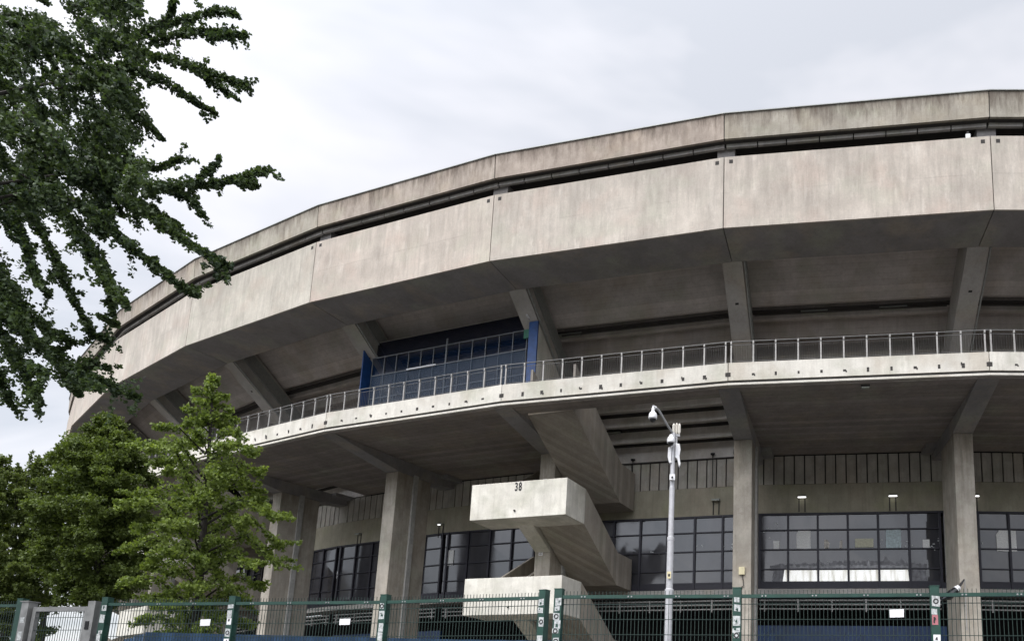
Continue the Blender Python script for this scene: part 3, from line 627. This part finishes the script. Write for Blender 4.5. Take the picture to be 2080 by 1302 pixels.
# ------------------------------------------------------------------ mesh fence along the pavement
fpx = [(-26.0, 15.6), (-13.3, 13.4), (-10.9, 12.86), None, (-9.24, 12.47), (-6.99, 12.03), (-4.49, 11.51), (-2.03, 10.73), (-1.81, 10.61), (.565, 10.2), (2.98, 9.74), (5.4, 9.3), (7.8, 8.9), (10.2, 8.5)]
FT = 3.2
fe = empty('mesh_fence', T(-1.9, 10.7, 0), 'long dark green welded mesh fence with stickered posts in front of the stadium', 'fence')
def ffr(p, q):
    a_ = math.atan2(q[1]-p[1], q[0]-p[0]); return T(p[0], p[1], 0) @ Matrix.Rotation(a_, 4, 'Z'), math.hypot(q[0]-p[0], q[1]-p[1])
def mesh_panel(parent, p, q):
    fr, ln = ffr(p, q)
    if ln < .5: return
    b = MB(); n = int(ln/.05); r = .0032
    for k in range(1, n): x = ln*k/n; b.box(x-r, x+r, -r, r, .15, FT+.03)
    for z in np.arange(.25, FT+.05, .2): b.box(.04, ln-.04, -.011, -.0035, z-.0035, z+.0035); b.box(.04, ln-.04, .0035, .011, z-.0035, z+.0035)
    b.build('mesh_panel', m_greend, parent, fr)
    MB().box(.05, ln-.05, -.048, -.012, FT-.075, FT-.03).build('top_rail', m_green, parent, fr)
    for x in np.arange(.35, ln-.1, .64):
        if -11 < p[0] < 6:
            for o in (-.022, .022): MB().box(x+o-.009, x+o+.009, -.056, -.048, FT-.062, FT-.044).build('rail_bolt', m_steel, parent, fr)
sr_ = random.Random(11)
def post(parent, p, ang, wdt=.055, stick=True, h=FT+.05, mt=None):
    fr = T(p[0], p[1], 0) @ Matrix.Rotation(ang, 4, 'Z')
    po = MB().box(-wdt, wdt, -.06, .04, 0, h).box(-wdt-.004, wdt+.004, -.064, .044, h, h+.012).build('fence_post', mt or m_green, parent, fr)
    if stick:
        z = h-.12
        while z > h-1.1:
            hh = sr_.uniform(.05, .13); ww = sr_.uniform(.6, .9)*wdt; sh = sr_.uniform(-.25, .25)*wdt; kind = sr_.random()
            t_ = sr_.uniform(-.006, .006)
            b = MB(); b.add([(sh-ww, -.0625, z-hh-t_), (sh+ww, -.0625, z-hh+t_), (sh+ww, -.0625, z+t_), (sh-ww, -.0625, z-t_)], [(0, 1, 2, 3)])
            b.build('sticker', m_sticker if kind < .75 else (m_signw if kind < .97 else m_red), po, fr, recalc=False)
            if kind < .14:
                b = MB(); rr_ = wdt*.62; zc2 = z-hh/2; nn_ = 16
                b.add([(sh+rr_*q_*math.cos(t2*2*math.pi/nn_), -.0655, zc2+rr_*q_*math.sin(t2*2*math.pi/nn_)) for q_ in (1, .55) for t2 in range(nn_)], [(t2, (t2+1) % nn_, nn_+(t2+1) % nn_, nn_+t2) for t2 in range(nn_)]); b.build('sticker_print', m_ink, po, fr, recalc=False)
            if kind > .4:
                b = MB()
                for q_ in range(sr_.randint(1, 4)):
                    u0, v0 = sh+sr_.uniform(-.7, .1)*ww, z-hh*sr_.uniform(.35, .9); du, dv = ww*sr_.uniform(.2, .8), hh*sr_.uniform(.06, .4)
                    b.add([(u0, -.064-.0003*q_, v0), (u0+du, -.064-.0003*q_, v0+sr_.uniform(-.01, .01)), (u0+du*.9, -.064-.0003*q_, v0+dv), (u0+du*.1, -.064-.0003*q_, v0+dv*.9)], [(0, 1, 2, 3)])
                b.build('sticker_print', m_green if kind < .8 else m_ink, po, fr, recalc=False)
            z -= hh+sr_.choice((.004, .01, .03, .06, .12))
    return po
prev = None
for i, p in enumerate(fpx):
    if p is None: prev = None; continue
    if prev is not None: mesh_panel(fe, prev, p)
    q = fpx[i+1] if i+1 < len(fpx) and fpx[i+1] else (p[0]+.98, p[1]-.19); 
    post(fe, p, math.atan2(q[1]-p[1], q[0]-p[0]), stick=(-10 < p[0] < 6)); prev = p
# gate between grey posts
gp, gq = (-10.78, 12.84), (-9.42, 12.52); fr, ln = ffr(gp, gq)
gt = empty('gate', T(gp[0], gp[1], 0), 'grey steel pedestrian gate with mesh infill between two grey posts in the fence', 'gate')
MB().box(-.04, .10, -.09, .06, 0, 3.2).box(-.06, .12, -.11, .08, 3.2, 3.215).build('gate_post', m_gate, gt, fr); MB().box(ln-.10, ln+.04, -.09, .06, 0, 3.2).build('gate_post', m_gate, gt, fr)
b = MB(); b.box(.14, .21, -.04, .02, .1, 3.12).box(ln-.21, ln-.14, -.04, .02, .1, 3.12).box(.21, ln-.21, -.04, .02, 3.05, 3.12).box(.21, ln-.21, -.04, .02, .1, .17); b.build('gate_frame', m_gate, gt, fr)
b = MB(); n = 20
for k in range(1, n): x = .21+(ln-.42)*k/n; b.box(x-.003, x+.003, -.013, -.007, .17, 3.05)
for z in np.arange(.35, 3.0, .2): b.box(.21, ln-.21, -.02, -.013, z-.004, z+.004)
b.build('gate_mesh', m_greend, gt, fr)
MB().box(ln-.09, ln-.02, -.10, -.089, 2.75, 2.88).build('lock', m_black, gt, fr)
for z, hh in ((2.95, .09), (2.72, .14), (2.5, .12)): MB().box(-.01, .07, -.0935, -.0905, z-hh, z).build('sticker', m_sticker, gt, fr)
for (p, q, u, z0, z1, mt, lab) in (((.565, 10.2), (2.98, 9.74), 2.0, 2.87, 2.97, m_signw, 'white notice plate tied to the fence mesh left of the right stickered post'), ((-9.24, 12.47), (-6.99, 12.03), 1.84, 2.81, 2.91, m_signw, 'white notice plate on the fence mesh in front of the young tree'), ((-6.99, 12.03), (-4.49, 11.51), 1.93, 2.82, 2.91, m_signw, 'white notice plate on the fence mesh between the two left columns')):
    fr, ln = ffr(p, q); b = MB(); b.xz([(u-.085, z0), (u+.085, z0+.004), (u+.088, z1+.004), (u-.088, z1)], -.022, -.016); tag(b.build('notice_plate', mt, None, fr), lab, 'sign')

# blue site hoarding behind the fence
ho = empty('blue_hoarding', T(-10.2, 15.0, 0), 'blue sheet hoarding running just behind the mesh fence', 'hoarding')
hp = [(-15.5, 19.0), (-10.3, 15.0), (-4.8, 15.6), (2.0, 14.9), (9, 13.6)]; hz = [2.35, 2.96, 3.0, 3.0, 2.92]
for i in range(4):
    fr, ln = ffr(hp[i], hp[i+1]); b = MB(); n = max(2, int(ln/.25)); pts = [(ln*k/n, .03 if k % 2 else -.03) for k in range(n+1)]
    for k in range(n):
        za = hz[i]+(hz[i+1]-hz[i])*k/n; zb = hz[i]+(hz[i+1]-hz[i])*(k+1)/n; (xa, ya), (xb, yb) = pts[k], pts[k+1]
        b.add([(xa, ya, .05), (xb, yb, .05), (xb, yb, zb), (xa, ya, za), (xa, ya+.01, .05), (xb, yb+.01, .05), (xb, yb+.01, zb), (xa, ya+.01, za)], [(0, 1, 2, 3), (7, 6, 5, 4), (3, 2, 6, 7), (0, 4, 5, 1)])
    b.build('sheet', m_hoard, ho, fr)
    b = MB(); 
    for k in range(0, int(ln/2)+1): b.box(k*2-.03, k*2+.03, .05, .11, 0, hz[i]-.1)
    b.build('hoarding_post', m_steel, ho, fr)

# ------------------------------------------------------------------ camera mast
fr = T(-.487+.0, 15.5, 0)
ms = empty('camera_mast', fr, 'tall galvanised pole carrying dome cameras and antennas between fence and stadium', 'mast')
x_ = lambda z: 0.0
MB().lathe([(.083, 0), (.081, 3.9), (.089, 3.9), (.089, 4.06), (.068, 4.08), (.065, 5.05), (.072, 5.05), (.071, 5.12), (.056, 5.13), (.053, 6.15), (.046, 6.17), (.043, 7.3), (.02, 7.32)], n=20).build('pole', m_mastm, ms, fr, smooth=False)
b = MB(); b.box(-.055, .055, -.11, -.05, 6.28, 6.40).build('equipment_box', m_whitep, ms, fr); MB().tube([(.0, -.111, 6.33), (.0, -.125, 6.33)], .022, 10).build('lens', m_black, ms, fr)
MB().box(-.05, .03, -.098, -.0925, 4.27, 4.41).build('warning_label', m_yel, ms, fr); MB().box(-.03, .01, -.1005, -.0985, 4.31, 4.36).build('label_print', m_ink, ms, fr)
dome = [(.0, 0), (.088, .0), (.092, .03), (.088, .09), (.07, .135), (.045, .15), (.03, .2)]
def domecam(cx_, cy_, cz_, sc, nub=False):
    o = MB().lathe([(r*sc, z*sc) for r, z in dome[1:]], (cx_, cy_, cz_), 20).build('dome_camera', m_whitep, ms, fr, smooth=True)
    MB().lathe([(.012*sc, -.07*sc), (.045*sc, -.055*sc), (.066*sc, -.02*sc), (.07*sc, -.002)], (cx_, cy_, cz_), 20).build('dome_lens', m_black, o, fr, smooth=True)
    if nub: MB().lathe([(.045*sc, .10*sc), (.035*sc, .22*sc), (.022*sc, .27*sc), (.01*sc, .28*sc)], (cx_, cy_, cz_), 14).build('dome_cap', m_whitep, o, fr, smooth=True)
domecam(-.045, -.16, 7.04, .88); domecam(-.415, -.35, 7.47, .95, True)
MB().tube([(.0, 0, 7.28), (-.12, -.12, 7.42), (-.3, -.28, 7.68), (-.36, -.32, 7.72)], .024, 8).build('bracket_arm', m_steel, ms, fr)
MB().tube([(-.36, -.32, 7.72), (-.415, -.35, 7.74), (-.415, -.35, 7.66)], .03, 8).build('arm_end', m_whitep, ms, fr)
for dx, h in ((.0, .19), (.06, .2), (.115, .19)): MB().tube([(dx, .02, 7.30), (dx-.0, .03, 7.34), (dx+.0, .03, 7.30+h), (dx, .03, 7.34+h)], [.012, .028, .03, .01], 8).build('antenna', m_fascia, ms, fr)
MB().box(-.02, .13, .0, .05, 7.24, 7.29).box(.05, .08, .0, .04, 7.1, 7.25).build('antenna_bracket', m_steel, ms, fr)
MB().xz([(-.10, 6.98), (-.03, 7.0), (-.035, 6.72), (-.02, 6.66), (-.07, 6.66), (-.105, 6.78)], -.06, .06).build('mounting_plate', m_whitep, ms, fr)
MB().xz([(.05, 7.08), (.13, 7.06), (.15, 6.95), (.13, 6.80), (.16, 6.64), (.13, 6.58), (.09, 6.75), (.05, 6.78)], -.06, .06).build('radio_unit', m_whitep, ms, fr)

# ------------------------------------------------------------------ trees
def ray_pt(x, y, D):
    u = (x-CX)/FP; v = -(y-CY)/FP; uu = u*cr+v*sr; vv = -u*sr+v*cr
    r = np.array([uu, cp-vv*sp, sp+vv*cp]); return r/r[1]*D+np.array([0, 0, EYE])
def leaves(name, P, size, mat, parent, frame_inv=None, droop=.3, flat=.0, dirs=None):
    """P Nx3 leaf positions; each leaf a folded fan of four vertices"""
    n = len(P); a = rng.normal(size=(n, 3)); a[:, 2] = a[:, 2]*(1-flat)-droop; a /= np.linalg.norm(a, axis=1)[:, None]
    c = rng.normal(size=(n, 3)); c[:, 2] *= (1-flat); b = np.cross(a, c); b /= np.linalg.norm(b, axis=1)[:, None]; nn = np.cross(a, b)
    s = size*rng.uniform(.65, 1.25, n)[:, None]
    v0 = P; v1 = P+a*s*.75+b*s*.55+nn*s*.12; v2 = P+a*s*1.0; v3 = P+a*s*.75-b*s*.55+nn*s*.12
    vs = np.stack([v0, v1, v2, v3], 1).reshape(-1, 3)
    me = bpy.data.meshes.new(name); me.vertices.add(n*4); me.vertices.foreach_set('co', vs.ravel().astype(np.float32))
    me.loops.add(n*4); me.loops.foreach_set('vertex_index', np.arange(n*4, dtype=np.int32))
    me.polygons.add(n); me.polygons.foreach_set('loop_start', np.arange(0, n*4, 4, dtype=np.int32)); me.polygons.foreach_set('loop_total', np.full(n, 4, np.int32))
    me.update(); me.validate(); me.materials.append(mat); o = bpy.data.objects.new(name, me); return link(o, parent, None)
def along(poly, n, rad, taper=.5):
    """n points in a tube of radius rad around a polyline"""
    poly = np.array(poly); seg = np.linalg.norm(np.diff(poly, axis=0), axis=1); cum = np.concatenate([[0], np.cumsum(seg)]); t = rng.uniform(0, cum[-1], n)
    k = np.clip(np.searchsorted(cum, t)-1, 0, len(seg)-1); f = ((t-cum[k])/seg[k])[:, None]; p = poly[k]*(1-f)+poly[k+1]*f
    d = rng.normal(size=(n, 3)); d /= np.linalg.norm(d, axis=1)[:, None]; r = rad*rng.uniform(.1, 1.25, n)**.7*(1-(1-taper)*(t/cum[-1])**2)
    lump = .75+.45*np.sin(t*9+rng.uniform(0, 6))*np.sin(t*4.3+1)
    return p+d*(r*lump)[:, None]
# 1 near ginkgo, trunk just outside the left edge
tb_ = (-12.2, 9.9)
gk = empty('ginkgo_tree', T(tb_[0], tb_[1], 0), 'large dark ginkgo with long drooping leafy shoots hanging into the upper left', 'tree')
shoots = [([(250, 90), (300, 60), (380, 40), (440, 20), (487, 34)], 15), ([(300, 90), (360, 70), (430, 62), (500, 74)], 13), ([(300, 60), (345, 35), (352, 0)], 7), ([(420, 75), (470, 78)], 8),
 ([(230, 100), (290, 110), (360, 122), (430, 150), (502, 175)], 15), ([(380, 135), (430, 165), (468, 193)], 10), ([(240, 130), (330, 160), (390, 205), (437, 229)], 14),
 ([(200, 150), (250, 210), (290, 240), (328, 282)], 22), ([(180, 320), (250, 335), (320, 342), (364, 324)], 15), ([(150, 350), (250, 370), (330, 378), (430, 374), (500, 358), (550, 342)], 19),
 ([(400, 370), (425, 345), (440, 334)], 11), ([(470, 366), (500, 372), (528, 380)], 8), ([(320, 380), (390, 405), (415, 440)], 11), ([(100, 330), (200, 380), (300, 432), (380, 492), (457, 539)], 18),
 ([(240, 400), (300, 420), (350, 450), (372, 470)], 14), ([(100, 380), (200, 440), (270, 505), (340, 562), (400, 600)], 20), ([(80, 380), (130, 430), (190, 520), (230, 590), (258, 622)], 23), ([(180, 500), (220, 560), (230, 640)], 14),
 ([(40, 400), (90, 480), (150, 610), (190, 680), (226, 690)], 16), ([(200, 640), (240, 660)], 10), ([(0, 400), (50, 500), (75, 560), (100, 606)], 13), ([(30, 430), (60, 520), (80, 580)], 13),
 ([(-60, 540), (0, 575), (60, 640), (110, 680), (156, 696)], 25), ([(-60, 600), (20, 655), (90, 705), (150, 748), (215, 778), (284, 809)], 19), ([(120, 740), (145, 770), (160, 802)], 22), ([(130, 745), (180, 738), (222, 747)], 13), ([(150, 760), (180, 775), (205, 790)], 12),
 ([(-40, 640), (10, 690), (45, 750), (70, 800), (84, 820)], 24), ([(-40, 700), (0, 760), (15, 800), (26, 826)], 15), ([(60, 740), (90, 760), (75, 800)], 12), ([(-50, 450), (0, 560), (40, 620)], 26), ([(-40, 500), (10, 610), (60, 680)], 24)]
fill = [(0, 50), (30, 20), (75, 0), (290, 0), (285, 70), (270, 150), (298, 215), (280, 290), (300, 350), (290, 410), (235, 470), (190, 500), (150, 460), (110, 430), (70, 500), (0, 580), (-120, 620), (-150, 0)]
def inpoly(x, y, P):
    c = False; j = len(P)-1
    for i in range(len(P)):
        if (P[i][1] > y) != (P[j][1] > y) and x < (P[j][0]-P[i][0])*(y-P[i][1])/(P[j][1]-P[i][1])+P[i][0]: c = not c
        j = i
    return c
r2 = random.Random(5); pts_all = []; wood = MB()
tp = lambda x, y, D: ray_pt(x, y, D)
for i, (pl, wd) in enumerate(shoots):
    D0 = 10.6+r2.uniform(-.8, 1.2); slope = r2.uniform(-.5, .8); n = len(pl)
    P3 = [tp(x, y, D0+slope*k/n) for k, (x, y) in enumerate(pl)]; rad = wd/FP*D0
    ln = sum(np.linalg.norm(P3[k+1]-P3[k]) for k in range(n-1)); pts_all.append(along(P3, int(ln*rad*6200)+60, rad*1.12, .22))
    for q in range(int(ln*11)):      # short side sprigs make the shoots ragged
        kk = r2.randrange(n-1); f = r2.random(); c0 = P3[kk]*(1-f)+P3[kk+1]*f; dd = P3[kk+1]-P3[kk]; dd = dd/np.linalg.norm(dd)
        e1 = c0+dd*r2.uniform(.03, .16)+np.array([r2.gauss(0, .6), r2.gauss(0, .5), r2.gauss(-.15, .7)])*rad*1.9
        pts_all.append(along([c0, e1], 34, .035, .5))
    wood.tube([tuple(p) for p in P3], [.022-.018*k/(n-1) for k in range(n)], 5, False)
cnt = 0
while cnt < 300:
    x, y = r2.uniform(-150, 300), r2.uniform(-60, 460)
    if not inpoly(x, max(y, 1), fill): continue
    if (abs(x-107) < 26 and y < 42) or (x < 60 and y < 28): continue
    a_ = r2.gauss(.95, .45) if y > 200 else r2.gauss(.5, .6); ln_ = r2.uniform(35, 95); D0 = 10.9+r2.uniform(-1.6, 2.2); wd = r2.uniform(11, 24)
    p0 = (x, y); p1 = (x+math.cos(a_)*ln_*.5, y+math.sin(a_)*ln_*.5); p2 = (p1[0]+math.cos(a_+.3)*ln_*.5, p1[1]+math.sin(a_+.3)*ln_*.5)
    if not inpoly(p2[0], max(p2[1], 1), fill) and r2.random() < .8: continue
    P3 = [tp(*p0, D0), tp(*p1, D0+.1), tp(*p2, D0+.2)]; rad = wd/FP*D0; L3 = np.linalg.norm(P3[2]-P3[0]); pts_all.append(along(P3, int(L3*rad*3700)+40, rad*1.1, .7)); cnt += 1
    if cnt % 2: wood.tube([tuple(p) for p in P3], [.015, .01, .004], 5, False)
for k in range(60):   # part of the crown that hangs outside the frame
    z = r2.uniform(5, 14); a_ = r2.uniform(math.pi*.5, math.pi*1.6); rr = r2.uniform(.5, 2.6)
    c = np.array([tb_[0]+rr*math.cos(a_), tb_[1]+rr*math.sin(a_)*.9, z]); c2 = c+np.array([math.cos(a_)*.8, math.sin(a_)*.8, -.7]); pts_all.append(along([c, c2], 220, .26, .7))
P = np.concatenate(pts_all); leaves('crown', P, .053, m_leafN, gk)
wood.tube([(tb_[0], tb_[1], 0), (tb_[0]+.05, tb_[1], 3), (tb_[0]+.1, tb_[1]+.1, 7), (tb_[0]+.15, tb_[1]+.2, 11), (tb_[0], tb_[1]+.3, 14)], [.26, .2, .15, .09, .03], 10, True)
for (x, y), D0, zb in (((150, 350), 10.8, 7.6), ((200, 150), 11, 9.0), ((60, 400), 10.8, 7.0), ((-40, 600), 10.7, 5.0), ((100, 380), 10.5, 7.2), ((-50, 450), 10.9, 6)):
    e_ = tp(x, y, D0); s_ = np.array([tb_[0]+.1, tb_[1]+.1, zb]); md = (s_+e_)/2+np.array([0, 0, .35]); wood.tube([tuple(s_), tuple(md), tuple(e_)], [.05, .03, .014], 6, False)
wood.build('trunk', m_bark, gk, None, recalc=False)

def tree(px, pxb, D, ytop, prof, mat, name, label, nbr, per, lsz, droop, seed, ybase=None, up=.25, rad=.22, group=None, flat=.3, spikes=0):
    """prof: list of (image y, half width px) giving crown radius by height at distance D"""
    global rng
    rng = np.random.default_rng(seed); r = random.Random(seed)
    base = ray_pt(pxb, 1300, D); bx, by = base[0], base[1]; tx = ray_pt(px, ytop, D)[0]
    zof = lambda y: ray_pt(px, y, D)[2]
    ztop = zof(ytop); zs = [(zof(y), wpx/FP*D*1.01) for y, wpx in prof][::-1]
    zz = [a for a, _ in zs]; ww = [b for _, b in zs]
    root = empty(name, T(bx, by, 0), label, 'tree', group); cxz = lambda z: bx+(tx-bx)*max(0, min(1, z/ztop))
    wd = MB(); tr = .045+ztop*.011
    wd.tube([(bx, by, 0), (cxz(ztop*.35)+.05, by, ztop*.35), (cxz(ztop*.7), by+.1, ztop*.7), (tx, by, ztop-.1)], [tr, tr*.75, tr*.4, .015], 9)
    pts = []
    zlo = zz[0]
    for k in range(nbr):
        f = (k+r.random())/nbr; z = zlo+(ztop-zlo)*f**.92; az = k*2.39996+r.uniform(-.5, .5)
        Rm = np.interp(z, zz, ww)*(r.uniform(.74, 1.1) if r.random() < .7 else r.uniform(.4, .8))*(1.22 if r.random() < .08 else 1)
        zb = z-up*Rm*r.uniform(.6, 1.3); dz = -droop*Rm*r.uniform(.3, 1.2)
        d_ = np.array([math.cos(az), math.sin(az), 0]); p0 = np.array([cxz(z), by, max(zb, zlo*.7)]); p1 = p0+d_*Rm*.55+np.array([0, 0, (z-zb)*.9]); p2 = p0+d_*Rm+np.array([0, 0, (z-zb)+dz])
        n = int(per*(.35+Rm)); pts.append(along([p0+d_*Rm*.25+np.array([0, 0, (z-zb)*.4]), p1, p2], n, rad*(.6+.5*min(1, Rm)), .45))
        for q in range(2):   # side twigs
            s_ = r.uniform(.35, .8); pb = p1*(1-s_)+p2*s_; a2 = az+r.choice((-1, 1))*r.uniform(.5, 1.1); l2 = Rm*r.uniform(.2, .38)
            pe = pb+np.array([math.cos(a2)*l2, math.sin(a2)*l2, r.uniform(-.1, .12)]); pts.append(along([pb, pe], int(n*.3), rad*.7, .5))
        wd.tube([tuple(p0), tuple(p1), tuple(p2)], [.012+.012*Rm, .008+.008*Rm, .004], 5, False)
    pts.append(along([(tx, by, ztop-.9), (tx, by, ztop)], int(per*.5), rad*.6, .3))
    for q in range(spikes):   # pointed leaders above the crown
        dx = r.uniform(-1, 1)*ww[-2]*1.6; zt = ztop-abs(dx)*.75+r.uniform(-.3, .3); yy = by+r.uniform(-.6, .6)
        pts.append(along([(tx+dx, yy, zt-1.9), (tx+dx*.95, yy, zt)], int(per*.9), rad*.75, .05)); wd.tube([(tx+dx*.6, yy, zt-2.2), (tx+dx*.95, yy, zt-.1)], [.02, .005], 5, False)
    P = np.concatenate(pts); P = P[P[:, 2] > .6]
    leaves('crown', P, lsz, mat, root, flat=flat); wd.build('trunk', m_bark, root, None, recalc=False); return root
tree(434, 408, 22, 762, [(762, 5), (800, 32), (845, 58), (880, 104), (920, 118), (975, 134), (1040, 150), (1090, 158), (1150, 140), (1210, 112), (1290, 90), (1340, 40)], m_leafA, 'ginkgo_tree', 'slim bright green young ginkgo with tiered branches in front of the left columns', 104, 175, .078, .4, 21, up=.5, rad=.21)
tree(222, 200, 27, 845, [(845, 10), (870, 42), (900, 75), (950, 98), (1020, 112), (1100, 108), (1160, 92), (1210, 60), (1230, 30)], m_leafB, 'broadleaf_tree', 'dense rounded dark green tree behind the gate, left of the young ginkgo', 165, 300, .078, .2, 33, up=.5, rad=.34)
tree(84, 62, 34, 932, [(932, 6), (960, 22), (1000, 50), (1060, 62), (1140, 64), (1210, 58), (1270, 55), (1340, 50)], m_leafC, 'broadleaf_tree', 'bushy green tree with a pointed top, second from the left edge behind the fence', 62, 260, .095, .15, 41, up=.9, rad=.33, spikes=5)
tree(0, -25, 33, 925, [(925, 8), (960, 32), (1020, 60), (1100, 85), (1180, 85), (1250, 75), (1340, 70)], m_leafC, 'broadleaf_tree', 'bushy green tree cut by the left edge of the view', 62, 260, .095, .15, 52, up=.9, rad=.33, spikes=5)
tree(42, 20, 37, 950, [(950, 6), (985, 22), (1040, 50), (1120, 65), (1250, 60), (1340, 60)], m_leafC, 'broadleaf_tree', 'bushy green tree with a low top between two other trees at the far left', 50, 230, .095, .15, 63, up=.9, rad=.33, spikes=5)
tree(118, 95, 38, 965, [(965, 6), (1000, 20), (1050, 30), (1120, 30), (1160, 15)], m_leafC, 'broadleaf_tree', 'narrow green tree half hidden behind the dense rounded tree', 40, 200, .095, .15, 74, up=.9, rad=.33, spikes=5)

# renderer
S.render.engine = 'CYCLES'
